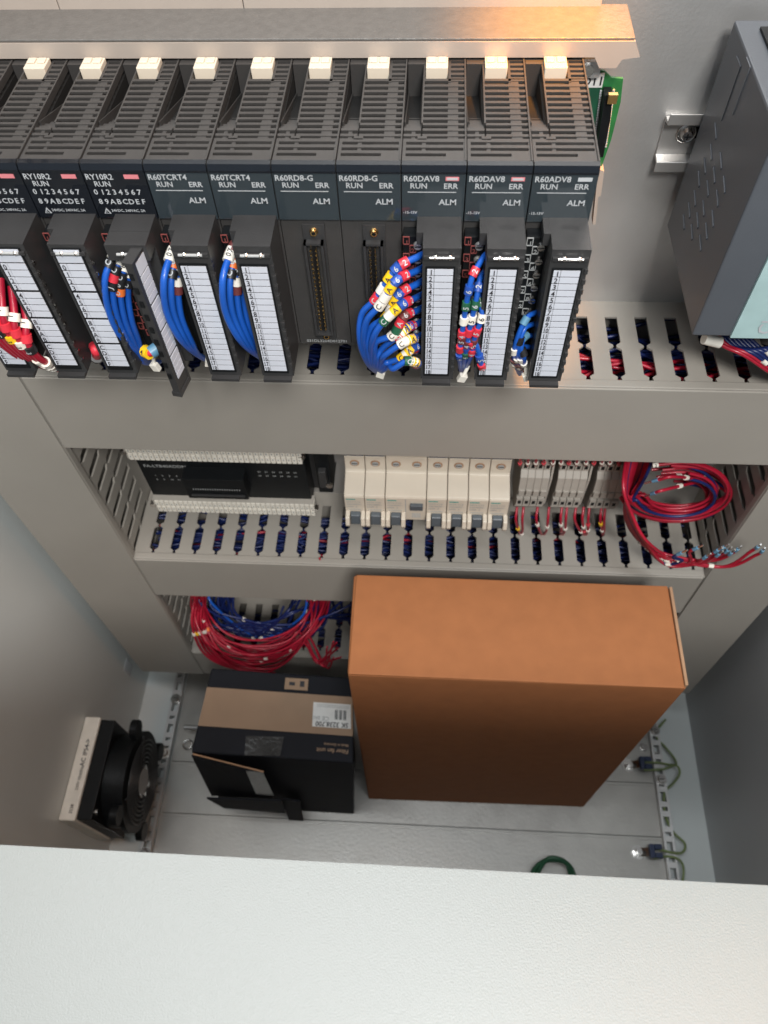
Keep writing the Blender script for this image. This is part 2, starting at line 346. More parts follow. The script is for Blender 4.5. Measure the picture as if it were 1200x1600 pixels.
# ------------------------------------------------------------------ modules
MW = .0274
def MX(k): return -.0973+.0278*(k-4)
YF = -.130
def topz(y): return ZT-.0006
def ypix(py):
    y = -.07
    for _ in range(8): y = at(640, py, z=topz(y)).y
    return y
rows_y = [ypix(123+i*8.6) for i in range(11)]
def module(k, kind, name, label):
    x0 = MX(k); t = thing('input_output_module', label, 'plc module', (x0, 0, 0), 'black modules side by side in the rack')
    Wm = MW; d = .0046
    b = MB()
    # body: left part with the sunken valley, right part
    va = .25*Wm
    tb = topz(-.045); yv = -.097
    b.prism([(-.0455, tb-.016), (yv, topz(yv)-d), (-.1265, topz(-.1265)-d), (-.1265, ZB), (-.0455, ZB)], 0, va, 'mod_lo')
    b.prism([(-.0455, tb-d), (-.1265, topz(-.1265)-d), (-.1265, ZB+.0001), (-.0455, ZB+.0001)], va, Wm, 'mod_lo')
    # skin of front and sides
    b.box(0, Wm, -.1285, -.1266, ZB-.0003, topz(-.128), 'mod')
    b.box(-.00005, .0006, -.1266, -.050, ZB-.0002, -.2330, 'mod'); b.box(Wm-.0006, Wm+.00005, -.1266, -.0457, ZB-.0002, -.2110, 'mod')
    b.build('housing', t)
    g = MB()
    def slab(xa, xb, ya, yb, dz=0.0, th=.0011):   # ya nearer to wall
        g.hexa([(xa, yb, topz(yb)-th+dz), (xb, yb, topz(yb)-th+dz), (xb, ya, topz(ya)-th+dz), (xa, ya, topz(ya)-th+dz)],
               [(xa, yb, topz(yb)+dz), (xb, yb, topz(yb)+dz), (xb, ya, topz(ya)+dz), (xa, ya, topz(ya)+dz)], 'mod')
    rim = .0007
    c0, c1, r0, r1_ = .30*Wm, .70*Wm, .70*Wm, .97*Wm
    slab(Wm-rim, Wm, -.0455, -.1265, .0008, .0034)      # right rim
    slab(c0-.0007, c0, -.0455, rows_y[8], .0, .003)      # centre left rim
    yb0 = ypix(94)
    for i in range(5):                                   # right column above the latch
        ya = ypix(92+i*7.2); yb = ypix(92+i*7.2+3.4); slab(r0, Wm-rim, ya, yb); slab(r0, r0+.0012, yb, ypix(92+i*7.2+7.2)); 
    for i in range(11):
        ya = rows_y[i]; yn = rows_y[i+1] if i < 10 else ypix(218); ym = ya+(yn-ya)*.42
        slab(c0, Wm-rim, ya, ym)
        slab(r0, r0+.17*Wm, ym, yn, -.0003)
        if i >= 2:
            w = min(1, (i-2)/7.0)
            slab(0.0 if i > 6 else .18*c0, c0-.0007, ya, ym, -(1-w)*.0115, .0014)
            if i >= 6: slab(.42*c0, .62*c0, ym, yn, -(1-w)*.0115-.0004, .0012)
        if i == 10: slab(.75*c0, c0+.002, ym, yn)
    slab(0, Wm-rim, ypix(216.5), ypix(221.5))
    # three long front slots
    ys = [ypix(221.5), ypix(226), ypix(230.5), ypix(235), ypix(239.5), ypix(244)]
    slab(0, .05*Wm, ys[0], -.1275); slab(.95*Wm, Wm-rim, ys[0], -.1275)
    slab(.05*Wm, .95*Wm, ys[1], ys[2]); slab(.05*Wm, .95*Wm, ys[3], ys[4]); slab(.05*Wm, .95*Wm, ys[5], -.1275)
    slab(.68*Wm, .95*Wm, ys[4], ys[5]); slab(.30*Wm, .36*Wm, ys[0], ys[3], -.0004)
    slab(.55*Wm, .93*Wm, ys[0], ys[1], -.0012)
    # valley: thin left lip, back cap
    g.hexa([(0, -.097, topz(-.097)-.012), (.0006, -.097, topz(-.097)-.012), (.0006, -.0455, tb-.017), (0, -.0455, tb-.017)], [(0, -.097, topz(-.097)-.0002), (.0006, -.097, topz(-.097)-.0002), (.0006, -.0455, tb-.0145), (0, -.0455, tb-.0145)], 'mod')
    g.box(0, c0+.001, -.0492, -.0445, tb-.016, tb+.0002, 'mod')
    g.build('vent_grille', t)
    # latch
    l = MB(); lt = tb+.0022
    l.box(c0+.0003, r0-.0002, -.0560, -.0462, lt-.0095, lt, 'cream')
    l.box(c0+.0010, c0+.0050, -.0520, -.0475, lt, lt+.0008, 'cream'); l.box(r0-.0050, r0-.001, -.0520, -.0475, lt, lt+.0008, 'cream')
    l.build('latch', t, .0009)
    # label panel
    zt0, zt1 = -.1972, -.2218
    f = MB(); gm = 'gloss_k' if kind == 'RY' else 'gloss'
    f.prism([(-.1270, ZT+.0002), (-.1292, ZT-.0004), (YF-.0002, ZT-.0030), (YF-.0002, ZT-.0040), (-.1286, ZT-.0040)], .0001, Wm-.0001, 'gloss_k')
    f.prism([(-.1286, ZT-.0041), (YF, ZT-.0041), (YF, zt1), (-.1286, zt1)], .0001, Wm-.0001, gm); f.build('display_panel', t)
    x = MB(); yy = YF-.0002; U, V = (1, 0, 0), (0, 0, 1)
    x.text(name, (.0008, yy, -.2018), U, V, .0038, 'ink_w', squash=.98)
    x.text('RUN', (.0036, yy, -.2052), U, V, .0036, 'ink_w')
    if kind == 'RY':
        x.box(.018, .0245, yy-.0001, yy, -.2016, -.1996, 'pink')
        for i, c in enumerate('01234567'): x.text(c, (.0030+i*.0028, yy, -.2092), U, V, .0036, 'ink_w', 'c')
        for i, c in enumerate('89ABCDEF'): x.text(c, (.0036+i*.0028, yy, -.2140), U, V, .0036, 'ink_w', 'c')
        x.text('24VDC, 240VAC, 2A', (.0070, yy, -.2180), U, V, .0018, 'ink_w')
        x.prism([(.0032, -.2192), (.0064, -.2192), (.0048, -.2162)], yy-.0001, yy, 'ink_w', 'y')
        x.prism([(.0039, -.2188), (.0057, -.2188), (.0048, -.2171)], yy-.0003, yy-.0001, 'gloss_k', 'y'); x.text('!', (.0048, yy-.0002, -.2187), U, V, .0016, 'ink_w', 'c')
    else:
        x.text('ERR', (.0243, yy, -.2052), U, V, .0036, 'ink_w', 'r')
        x.box(.0026, .0236, yy-.0001, yy, -.2073, -.2070, 'ink_w')
        x.text('ALM', (.0238, yy, -.2132), U, V, .0040, 'ink_w', 'r')
        if 'AV' in name or 'ADV' in name or 'DAV' in name:
            if k != 9: x.box(.0188, .0245, yy-.0001, yy, -.2016, -.1998, 'pink')
            else: x.box(.019, .0250, yy-.0001, yy, -.2016, -.1998, 'ink_w')
            if k != 9: x.box(.0194, .0239, yy-.0002, yy-.0001, -.2012, -.2002, 'ink_w')
            x.text('-15-15V', (.0006, yy, -.2178), U, V, .0019, 'ink_w')
    x.build('lettering', t)
    if kind == 'RD':
        c = MB(); ca, cb = .0098, .0200; za, zb = -.2245, -.2960
        c.box(ca, cb, -.1300, -.1286, zb, za, 'tb')
        c.box(ca, ca+.0012, -.1330, -.1300, zb+.006, za-.008, 'tb'); c.box(cb-.0022, cb-.001, -.1330, -.1300, zb+.006, za-.008, 'tb')
        c.box(ca, cb-.001, -.1330, -.1300, za-.0092, za-.0080, 'tb'); c.box(ca, cb-.001, -.1330, -.1300, zb+.0050, zb+.0060, 'tb')
        c.box(ca+.0035, cb-.0045, -.1315, -.13, zb+.008, za-.010, 'dk')
        for i in range(20):
            z = za-.0125-i*.00262
            for xx in (ca+.0029, cb-.0048): c.cyl((xx, -.1315, z), (0, -1, 0), .00045, .0012, 'gold', 6)
        c.build('pin_connector', t)
        for z in (za-.0036, zb+.0026):
            s = MB(); s.cyl(((ca+cb)/2, -.130, z), (0, -1, 0), .0021, .0016, 'gold', 14, .0015); s.cyl(((ca+cb)/2, -.1316, z), (0, -1, 0), .0009, .0001, 'dk', 8); s.build('jack_screw', t)
        if k == 5:
            s = MB(); s.text('031DL3204D012701', (.0035, -.1286, -.2995), U, V, .0026, 'ink_g'); s.build('serial_number', t)
        return t
    # terminal block
    h = MB(); TL, TR = .36*Wm, .97*Wm; YT = -.1515; zt = -.2196
    h.box(.03*Wm, TL, -.1355, -.1286, ZB, -.2262, 'dk')
    open_flap = (k == 2)
    if not open_flap:
        h.box(TL, TR, YT, -.1286, ZB-.0012, zt, 'tb')
        h.box(TL-.003, TL, -.141, -.1286, -.2260, zt-.0001, 'tb')
        h.box(TL+.0006, TR-.0006, YT-.0014, YT, zt-.0052, zt-.0036, 'tb')
        for i in range(12): h.box(TR-.0012, TR+.0003, YT-.0009, YT+.0015, -.2320-i*.0057, -.2296-i*.0057, 'tb')
        h.box(TL+.0008, TR-.0012, YT-.0030, YT+.004, ZB-.0032, ZB-.0013, 'tb')
    else:
        h.box(TL-.002, TR, -.1420, -.1286, ZB-.0012, zt, 'tb')
        h.box(TL-.002, TR, YT, -.1420, -.2280, zt-.0001, 'tb')
    h.build('terminal_block', t)
    s = MB()
    s.cyl((TL+.0030, YT-.0014, -.2236), (1, 0, 0), .0007, TR-TL-.006, 'steel' if k > 6 else 'ink_g', 8)
    s.cyl((TL+.0056, YT-.0012, -.2236), (0, -1, 0), .0012, .0010, 'steel', 10, .0006); s.cyl((TR-.0046, YT-.0012, -.2236), (0, -1, 0), .0012, .0010, 'steel', 10, .0006)
    if kind == 'RY' and not open_flap:
        for i in range(11): s.box(TR-.0004, TR+.0008, YT+.0002, YT+.0014, -.2310-i*.0062, -.2298-i*.0062, 'steel')
    s.build('hinge_pin', t)
    # screws
    for i in range(9):
        z = -.2305-i*.0078
        s = MB(); s.cyl((.27*Wm, -.1355, z), (0, -1, 0), .0021, .0016, 'steel' if k == 9 else 'zinc', 12, .0017)
        s.box(.27*Wm-.0014, .27*Wm+.0014, -.1373, -.1371, z-.0003, z+.0003, 'dk'); s.build('terminal_screw', t)
    # marks left of screws
    mk = MB(); inkm = 'ink_g' if k == 9 else 'ink_r'
    for i in range(10 if k == 9 else 6 if not open_flap else 14):
        z = -.2262-i*.0046; xx = .0006+(i % 2)*.0030
        for (p0, p1, q0, q1) in ((xx, xx+.0030, z, z+.00035), (xx, xx+.0030, z-.0040, z-.00365), (xx, xx+.00035, z-.004, z), (xx+.00265, xx+.0030, z-.004, z)):
            mk.box(p0, p1, -.1360, -.1356, q0, q1, inkm)
        mk.text(str(i+1), (xx+.0015, -.1360, z-.0034), U, V, .0032, inkm, 'c')
    mk.build('terminal_marks', t)
    # label strip
    L = MB(); la, lb = (.44*Wm, .86*Wm)
    def cells(P):    # P(u,z0,z1,...) maps u in 0..1 across
        if kind == 'RY':
            P(0, 1, -.2221, -.2290, None); z = -.2298
            for g4 in range(4):
                for r in range(4):
                    n = '0123456789ABCDEF'[g4*4+r]; P(0, 1, z, z-.0034, n); z -= .0040
                z -= .0009
        else:
            z = -.2302
            for r in range(18): P(0, 1, z, z-.00318, str(r+1)); z -= .00376
    if not open_flap:
        L.box(la-.0008, lb+.0008, YT-.0006, YT, ZB+.0015, (-.2215 if kind == 'RY' else -.2292), 'dk')
        def P(u0, u1, z0, z1, n):
            if n is None: L.box(la, lb, YT-.0009, YT-.0006, z1, z0, 'cell'); return
            L.box(la, la+.0030, YT-.0009, YT-.0006, z1, z0, 'cell'); L.box(la+.0032, lb, YT-.0009, YT-.0006, z1, z0, 'cell')
            L.text(n, (la+.0015, YT-.0009, z1+.0002), U, V, .0042, 'ink', 'c', .8 if len(n) == 1 else .62)
        cells(P)
    else:
        A = at(224, 388, y=-.150); B = at(203, 400, y=-.161); A.x -= x0; B.x -= x0; dv = Vector((B.x-A.x, B.y-A.y, 0)); nv = Vector((-dv.y, dv.x, 0)).normalized()
        if nv.x < 0: nv = -nv
        ztop, zbot = A.z, -.3050
        def pl(f0, f1, z0, z1, h0, h1, m):
            q = [A+dv*f0, A+dv*f1]
            a_ = [Vector((p.x, p.y, z0)) for p in (q[0]+nv*h0, q[1]+nv*h0, q[1]+nv*h1, q[0]+nv*h1)]
            L.hexa(a_, [v+Vector((0, 0, z1-z0)) for v in a_], m)
        pl(0, 1, zbot, ztop, -.0016, 0, 'tb'); pl(.93, 1.12, zbot-.001, ztop+.001, -.0034, .0004, 'tb'); pl(-.04, .05, zbot, ztop, -.002, .0006, 'tb')
        pl(-.04, 1.14, ztop, ztop+.0016, -.0045, .0006, 'tb'); pl(-.04, 1.14, zbot-.003, zbot, -.0045, .0006, 'tb')
        for i in range(9): pl(1.13, 1.17, -.230-i*.008, -.2265-i*.008, -.003, -.001, 'dk')
        def P(u0, u1, z0, z1, n): pl(.14, .86, z1-.001, z0-.001, .0001, .0005, 'cell')
        cells(P)
    L.build('cover_flap' if open_flap else 'label_strip', t)
    return t
module(-1, 'RY', 'RY10R2', 'black relay module at far left edge, only its terminal strip showing')
module(0, 'RY', 'RY10R2', 'black relay module cut by left edge, red wires at its terminals')
module(1, 'RY', 'RY10R2', 'black relay module marked RY10R2 without wires, white terminal strip closed')
module(2, 'RY', 'RY10R2', 'black relay module marked RY10R2 with its terminal cover flap swung open')
module(3, 'TC', 'R60TCRT4', 'module marked R60TCRT4 next to the one with the open cover flap')
module(4, 'TC', 'R60TCRT4', 'module marked R60TCRT4 next to the gold pin connector modules')
module(5, 'RD', 'R60RD8-G', 'module marked R60RD8-G with serial number and unobstructed gold pin connector')
module(6, 'RD', 'R60RD8-G', 'module marked R60RD8-G whose gold pin connector is partly behind blue wires')
module(7, 'AV', 'R60DAV8', 'module marked R60DAV8 with the thickest bundle of tagged blue wires')
module(8, 'AV', 'R60DAV8', 'module marked R60DAV8 with a slim bundle of blue wires')
module(9, 'AV', 'R60ADV8', 'rightmost module marked R60ADV8 with bare shiny terminal screws')
# ------------------------------------------------------------------ wires with markers
def pathpt(P, s):
    # P polyline, s fraction
    d = [0]
    for a, c in zip(P, P[1:]): d.append(d[-1]+(c-a).length)
    T = s*d[-1]
    for i in range(len(P)-1):
        if d[i+1] >= T: f = (T-d[i])/max(1e-9, d[i+1]-d[i]); return P[i].lerp(P[i+1], f), (P[i+1]-P[i]).normalized()
    return P[-1], (P[-1]-P[-2]).normalized()
OUT = Vector((0, -.8, .6)).normalized()
def marker(wire, p, d, r, m, ch, L=.0042, ink=None):
    b = MB(); b.cyl(p-d*L/2, d, r, L, m, 10)
    if ch:
        n = (OUT-d*OUT.dot(d)).normalized(); u = d; v = n.cross(u)
        if u.x < 0: u = -u; v = n.cross(u)
        b.text(ch, p+n*(r+.0001)-v*.0012, u, v, .0036, ink or ('ink' if m in ('m_y', 'm_w') else 'ink_w'), 'c')
    return b.build('wire_marker', wire)
def wires(label, specs, group=None, r=.0012, cat='wires', name='wire_bundle'):
    o = at(*specs[0]['p'][0][:2], y=specs[0]['p'][0][2])
    t = thing(name, label, cat, o, group)
    for s in specs:
        pts = rel([at(a, c, y=y) for a, c, y in s['p']], o)
        b = MB(); rr = s.get('r', r); P = b.tube(pts, rr, s.get('c', 'blue'), 8)
        if s.get('ferrule'):   # end of the wire
            e = P[-1]; d = (P[-1]-P[-3]).normalized()
        w = b.build('wire', t)
        if s.get('ferrule'):
            f = MB(); f.cyl(e-d*.001, d, rr*1.2, .0055, 'lblue', 10, rr*1.0); f.cyl(e+d*.005, d, rr*.6, .007, 'steel', 8); f.build('ferrule', w)
        for (sf, m, ch) in s.get('m', []):
            q, d = pathpt(P, sf) if sf >= 0 else (P[int(-sf*6)], (P[min(len(P)-1, int(-sf*6)+1)]-P[max(0, int(-sf*6)-1)]).normalized()); marker(w, q, d, rr*1.55, m, ch)
    return t
# thick bundle on the first R60DAV8
starts = [(664, 398), (668, 412), (668, 428), (668, 446), (667, 464), (666, 482), (664, 505), (662, 530), (660, 548), (660, 560)]
specs = []
cols = [['m_r', 'm_b', 'm_y', 'm_w', 'm_r'], ['m_r', 'm_b', 'm_y', 'm_w', 'm_w'], ['m_r', 'm_b', 'm_y', 'm_w', 'm_y'], ['m_r', 'm_b', 'm_y', 'm_w', 'm_g'], ['m_r', 'm_n', 'm_r', 'm_g', 'm_w']]
for i in range(9):
    sx, sy = 668-i*.4, 396+i*21
    m0 = (616+5.0*i+random.uniform(-7, 7), 424+17.5*i+random.uniform(-5, 5)); m1 = (585+6.2*i+random.uniform(-8, 8), 462+13.5*i+random.uniform(-8, 8))
    yy = -.149-.0016*((i*3) % 5)
    pts = [(sx+4, sy-4, -.137), (sx-16, sy+6, -.144), (*m0, yy), (*m1, yy-.003), (566+6.0*i+random.uniform(-2, 2), 492+10.5*i, yy-.003), (563+5.6*i, 536+4.6*i, -.153), (577+2.4*i, 570+1.2*i, -.145), (596, 585, -.115)]
    cm = cols[i % 5]; ch = ['2', '6', 'A', '', 'C']
    specs.append(dict(p=pts, m=[(-(1.75+j*(.34 if i < 7 else .30)), cm[j], ch[j]) for j in range(5)]))
wires('thick sheaf of blue wires with many coloured markers on the first R60DAV8 module', specs, 'blue wire bundles at the modules', .0016)
specs = []
for i in range(6):
    sy = 398+i*26; x = 745+i*2.5
    pts = [(763-i*.5, sy-6, -.138), (750, sy+12, -.146), (735+(i % 3)*9, sy+44, -.152), (722+(i % 3)*10, 520+i*3, -.154), (718+(i % 3)*8, 560, -.150), (722, 583, -.130), (722, 588, -.11)]
    specs.append(dict(p=pts, m=[(.10+j*.062, ['m_r', 'm_b', 'm_g', 'm_w', 'm_r', 'm_n'][(j+i) % 6], ['2', '6', '5', '', '4', ''][j]) for j in range(5 if i < 5 else 3)]))
wires('slim bundle of tagged blue wires on the second R60DAV8 module', specs, 'blue wire bundles at the modules', .00135)
specs = []
for i in range(4):
    pts = [(838-i*3, 488+i*18, -.140), (822-i*2, 498+i*15, -.147), (806+i*4, 535+i*6, -.150), (803+i*5, 562+i*2, -.145), (812, 584, -.12)]
    specs.append(dict(p=pts, m=[(.12, 'lblue', ''), (.34, 'm_w', ''), (.48, 'm_n', ''), (.60, 'm_w', '6')] if i % 2 == 0 else [(.2, 'm_k', ''), (.4, 'm_w', '2'), (.55, 'm_n', '')]))
wires('few short blue wires with white markers on the rightmost module', specs, 'blue wire bundles at the modules', .0013)
# R60TCRT4 pair
def tc(off, lab, third):
    sp = []
    for i in range(3+third):
        yq = -.152+.003*i
        pts = [(274+off+i*5, 384+i*9, -.137), (266+off+i*6, 402+i*10, -.142), (256+off+i*11, 438+i*10, yq), (260+off+i*12, 486+i*6, yq-.002), (282+off+i*9, 530+i*3, yq), (312+off, 556, -.138), (340+off, 566, -.115)]
        sp.append(dict(p=pts, m=[(-.3, 'm_n', ''), (-.75, 'm_w', '7'), (-1.15, ['m_w', 'm_o', 'm_k', 'm_w'][i], '0')]+([(-1.5, 'm_w', ''), (-1.85, 'm_n', '')] if i == 2 else [(-1.5, 'm_k', 'C')] if i == 1 else [])))
    wires(lab, sp, 'blue wire bundles at the modules', .0017)
tc(0, 'three curved blue wires on the R60TCRT4 module beside the open flap', 0)
tc(92, 'four curved blue wires on the R60TCRT4 module beside the pin connectors', 1)
specs = []
for i in range(4):
    yq = -.150+.002*i
    pts = [(184+i*8, 386+i*8, -.137), (176+i*9, 402+i*10, -.143), (164+i*12, 438+i*8, yq), (170+i*12, 486+i*5, yq-.002), (190+i*9, 528+i*2, yq), (224, 556+i*3, -.140), (240+i*3, 565, -.115)]
    specs.append(dict(p=pts, m=[(-.3, 'm_r', ''), (-.9, 'm_w', '6'), (-1.35, 'm_k', 'C')]+([(-1.7, 'm_r', ''), (-2.0, 'm_k', 'J')] if i == 1 else [(-1.7, 'm_k', '0'), (-2.1, 'm_o', 'U')] if i == 2 else [])))
specs.append(dict(p=[(226, 548, -.150), (234, 551, -.152), (244, 545, -.150)], c='m_r', r=.0022, m=[(.3, 'm_y', '4'), (.8, 'lblue', '')]))
wires('curved blue wires with black and white markers left of the open flap', specs, 'blue wire bundles at the modules', .0016)
specs = []
for i in range(6):
    x = -50+i*17
    pts = [(x, 400+i*12, -.140), (x-4+i*2, 430+i*14, -.150), (x+6, 470+i*12, -.156), (x+36-i*3, 520+i*7, -.156), (68+i*2-(5-i)*6, 562+i*1.5, -.148), (92, 577, -.125)]
    specs.append(dict(p=pts, c='red', m=[(.16, 'm_w', '1'), (.24, 'm_r', ''), (.31, ['m_y', 'm_w', 'm_k'][i % 3], '3')]+([(.5, 'm_w', 'C'), (.6, 'm_w', '5'), (.7, 'm_w', 'S')] if i > 3 else [])))
wires('thick red wires sweeping down from the leftmost relay modules', specs, None, .0019)
wires('single short red wire end between the two plain relay modules', [dict(p=[(146, 541, -.140), (150, 548, -.147), (152, 560, -.135)], c='m_r', r=.0026, m=[(.75, 'm_k', '')])], None)
# cable ties
for (px, py, near) in ((595, 584, 'under the thick blue sheaf'), (722, 590, 'under the second R60DAV8 blue bundle'), (243, 573, 'beside the foot of the open flap'), (327, 566, 'left of the second R60TCRT4 strip foot'), (823, 588, 'below the wires of the rightmost module')):
    o = at(px, py, y=-.145); b = MB(); b.box(-.0022, .0022, -.0015, .0015, -.0025, .0025, 'm_w'); b.cyl((0, 0, .002), (.2, .5, .8), .0011, .006, 'm_w', 8)
    q = b.build('cable_tie', None, .0004); q.location = o; q.rotation_euler = (0.1, random.uniform(-.4, .4), random.uniform(-.3, .3)); tag(q, 'white cable tie head '+near, 'cable tie', 'white cable ties on the wires')
# ------------------------------------------------------------------ big device at right
zb = -.3131; xd = .1455; yd = -.1059
t = thing('power_device', 'large dark grey power supply with pale teal front label at right edge', 'power supply', (xd, 0, zb))
b = MB(); b.box(0, .15, yd, -.010, 0, .119, 'dev'); b.build('housing', t, .0012)
b = MB(); b.box(.0205, .15, yd-.0016, yd, .0006, .10, 'teal')
b.text('CI', (.0405, yd-.0017, .004), (0, 0, 1), (-1, 0, 0), .011, 'ink_w'); b.build('front_label', t)
b = MB(); b.text('CI', (.0335, yd-.0017, .008), (1, 0, 0), (0, 0, 1), .012, 'ink_w'); 
# side emboss : vents and slot marks on left face
b = MB()
for j in range(3):
    for i in range(7-j):
        y = -.032-j*.017-.002*(i % 3); z = .020+i*.0092+j*.006
        b.hexa([(-.0006, y-.009, z), (0, y-.009, z), (0, y, z+.003), (-.0006, y, z+.003)], [(-.0006, y-.009, z+.0012), (0, y-.009, z+.0012), (0, y, z+.0042), (-.0006, y, z+.0042)], 'dev_lo')
b.box(-.0005, 0, -.040, -.030, .085, .112, 'dev_lo'); b.box(-.0005, 0, -.052, -.043, .095, .118, 'dev_lo')
b.build('side_vents', t)
b = MB(); b.box(.010, .14, -.095, -.02, .1191, .1205, 'dk'); b.box(.03, .05, -.06, -.03, .1206, .124, 'steel'); b.build('top_terminals', t)
# din rail piece
za, zb2 = at(1045, 172, y=-.004).z, at(1022, 262, y=-.004).z
t = thing('mounting_rail', 'short zinc mounting rail with one screw left of the dark power supply', 'rail', (.135, 0, (za+zb2)/2)); hh = (za-zb2)/2
b = MB(); xa = at(1035, 210, y=-.004).x-.135
b.prism([(-.0075, hh), (-.0075, hh-.0012), (-.0065, hh-.005), (-.001, hh-.005), (0, hh-.006), (0, -hh+.006), (-.001, -hh+.005), (-.0065, -hh+.005), (-.0075, -hh+.0012), (-.0075, -hh), (-.0085, -hh), (-.0085, -hh+.0062), (-.002, -hh+.0075), (-.002, hh-.0075), (-.0085, hh-.0062), (-.0085, hh)], xa, xa+.20, 'rail'); b.build('rail_profile', t, .0003)
b = MB(); c = at(1073, 210, y=-.004); cx = c.x-.135; cz = c.z-t.location.z
b.cyl((cx, -.002, cz), (0, -1, 0), .0058, .001, 'steel', 20); b.ring((cx, -.003, cz), (0, -1, 0), .0052, .0006, 'steel', 20); b.cyl((cx, -.003, cz), (0, -1, 0), .0042, .0034, 'steel', 14, .0028)
b.box(cx-.0018, cx+.0018, -.0067, -.0063, cz-.0003, cz+.0003, 'dk'); b.box(cx-.0003, cx+.0003, -.0068, -.0063, cz-.0018, cz+.0018, 'dk'); b.build('screw', t)
b = MB(); b.box(cx-.004, cx+.010, -.00215, -.002, cz-.0035, cz+.0035, 'dk'); b.build('slot', t)
# wires under the device
sp_ = []
for i in range(9):
    sp_.append(dict(p=[(1112+i*7, 521+i*.5, -.075), (1130+i*8, 540+i, -.082), (1165+i*6, 556-i*2, -.088), (1215, 588-i*5, -.088), (1260, 600-i*5, -.08)], c='red' if i in (0, 1) else 'blue_d', m=[(.35+.04*(i % 4), 'm_w', '')] if i % 3 == 2 else []))
wires('red and navy wires curving out below the dark power supply', sp_, None, .0013)
o = at(1113, 529, y=-.085); b = MB(); b.cyl((0, 0, 0), (1, 0, -.3), .0035, .011, 'm_w', 12); q = b.build('cable_tie'); q.location = o-Vector((.005, 0, 0)); tag(q, 'white plastic plug under the corner of the dark power supply', 'plug')
# ------------------------------------------------------------------ interface board
zc = -.563
t = thing('interface_board', 'black interface board with two long white terminal strips', 'interface board', (-.18, 0, zc))
b = MB(); b.box(-.077, .074, -.034, -.008, -.045, .042, 'dk'); b.box(-.083, .080, -.014, -.006, -.047, .045, 'tb'); b.build('housing', t, .001)
b = MB(); b.box(-.035, .020, -.048, -.034, -.018, .012, 'dk')
for i in range(20): b.box(-.028+i*.0022, -.0272+i*.0022, -.0486, -.048, -.004, -.002, 'ink_g')
b.box(-.031, .018, -.050, -.048, -.012, -.0105, 'tb'); b.build('ribbon_socket', t, .0008)
for z, xs in ((.0385, -.079), (-.0445, -.0765)):
    s = MB(); s.box(xs, xs+.153, -.040, -.030, z-.009, z+.009, 'term')
    for i in range(33):
        xx = xs+.0022+i*.0046
        s.box(xx, xx+.0039, -.0412, -.033, z+.0010, z+.0088, 'm_w'); s.box(xx, xx+.0037, -.0412, -.033, z-.0088, z-.0008, 'm_w')
        s.box(xx+.0012, xx+.0022, -.0414, -.0412, z+.003, z+.005, 'ink_g'); s.box(xx+.0012, xx+.0022, -.0414, -.0412, z-.005, z-.003, 'ink_g')
    s.build('terminal_strip', t)
    for xx in (xs-.0015, xs+.1535):
        s2 = MB(); s2.cyl((xx, -.036, z), (0, -1, 0), .003, .005, 'steel', 12); s2.build('end_screw', t)
b = MB(); b.text('FA-LTB40ADDN', (-.072, -.0342, .010), (1, 0, 0), (0, 0, 1), .0055, 'ink_g')
for j in range(2):
    for i in range(7): b.text(str(i+1+j*7), (-.066+i*.0065, -.0342, -.004-j*.006), (1, 0, 0), (0, 0, 1), .003, 'ink_g')
    for i in range(6): b.text(str(20+i+j*6), (.030+i*.0065, -.0342, .006-j*.006), (1, 0, 0), (0, 0, 1), .003, 'ink_g')
b.build('lettering', t)
# end stop
t = thing('end_stop', 'black rail end stop with a bright screw beside the interface board', 'end stop', (-.091, 0, -.556))
b = MB(); b.box(-.006, .007, -.036, -.002, -.028, .030, 'dk'); b.box(-.003, .004, -.042, -.036, -.012, .012, 'tb'); b.build('clamp_body', t, .001)
b = MB(); b.cyl((.006, -.042, -.006), (0, -1, 0), .003, .002, 'steel', 12); b.build('screw', t)
# din rail behind the middle row
t = thing('mounting_rail', 'long zinc rail behind the interface board and white breakers', 'rail', (0, 0, -.557))
b = MB(); b.box(-.27, .25, -.0085, -.0005, -.0175, .0175, 'zinc'); b.build('rail_profile', t, .0008)
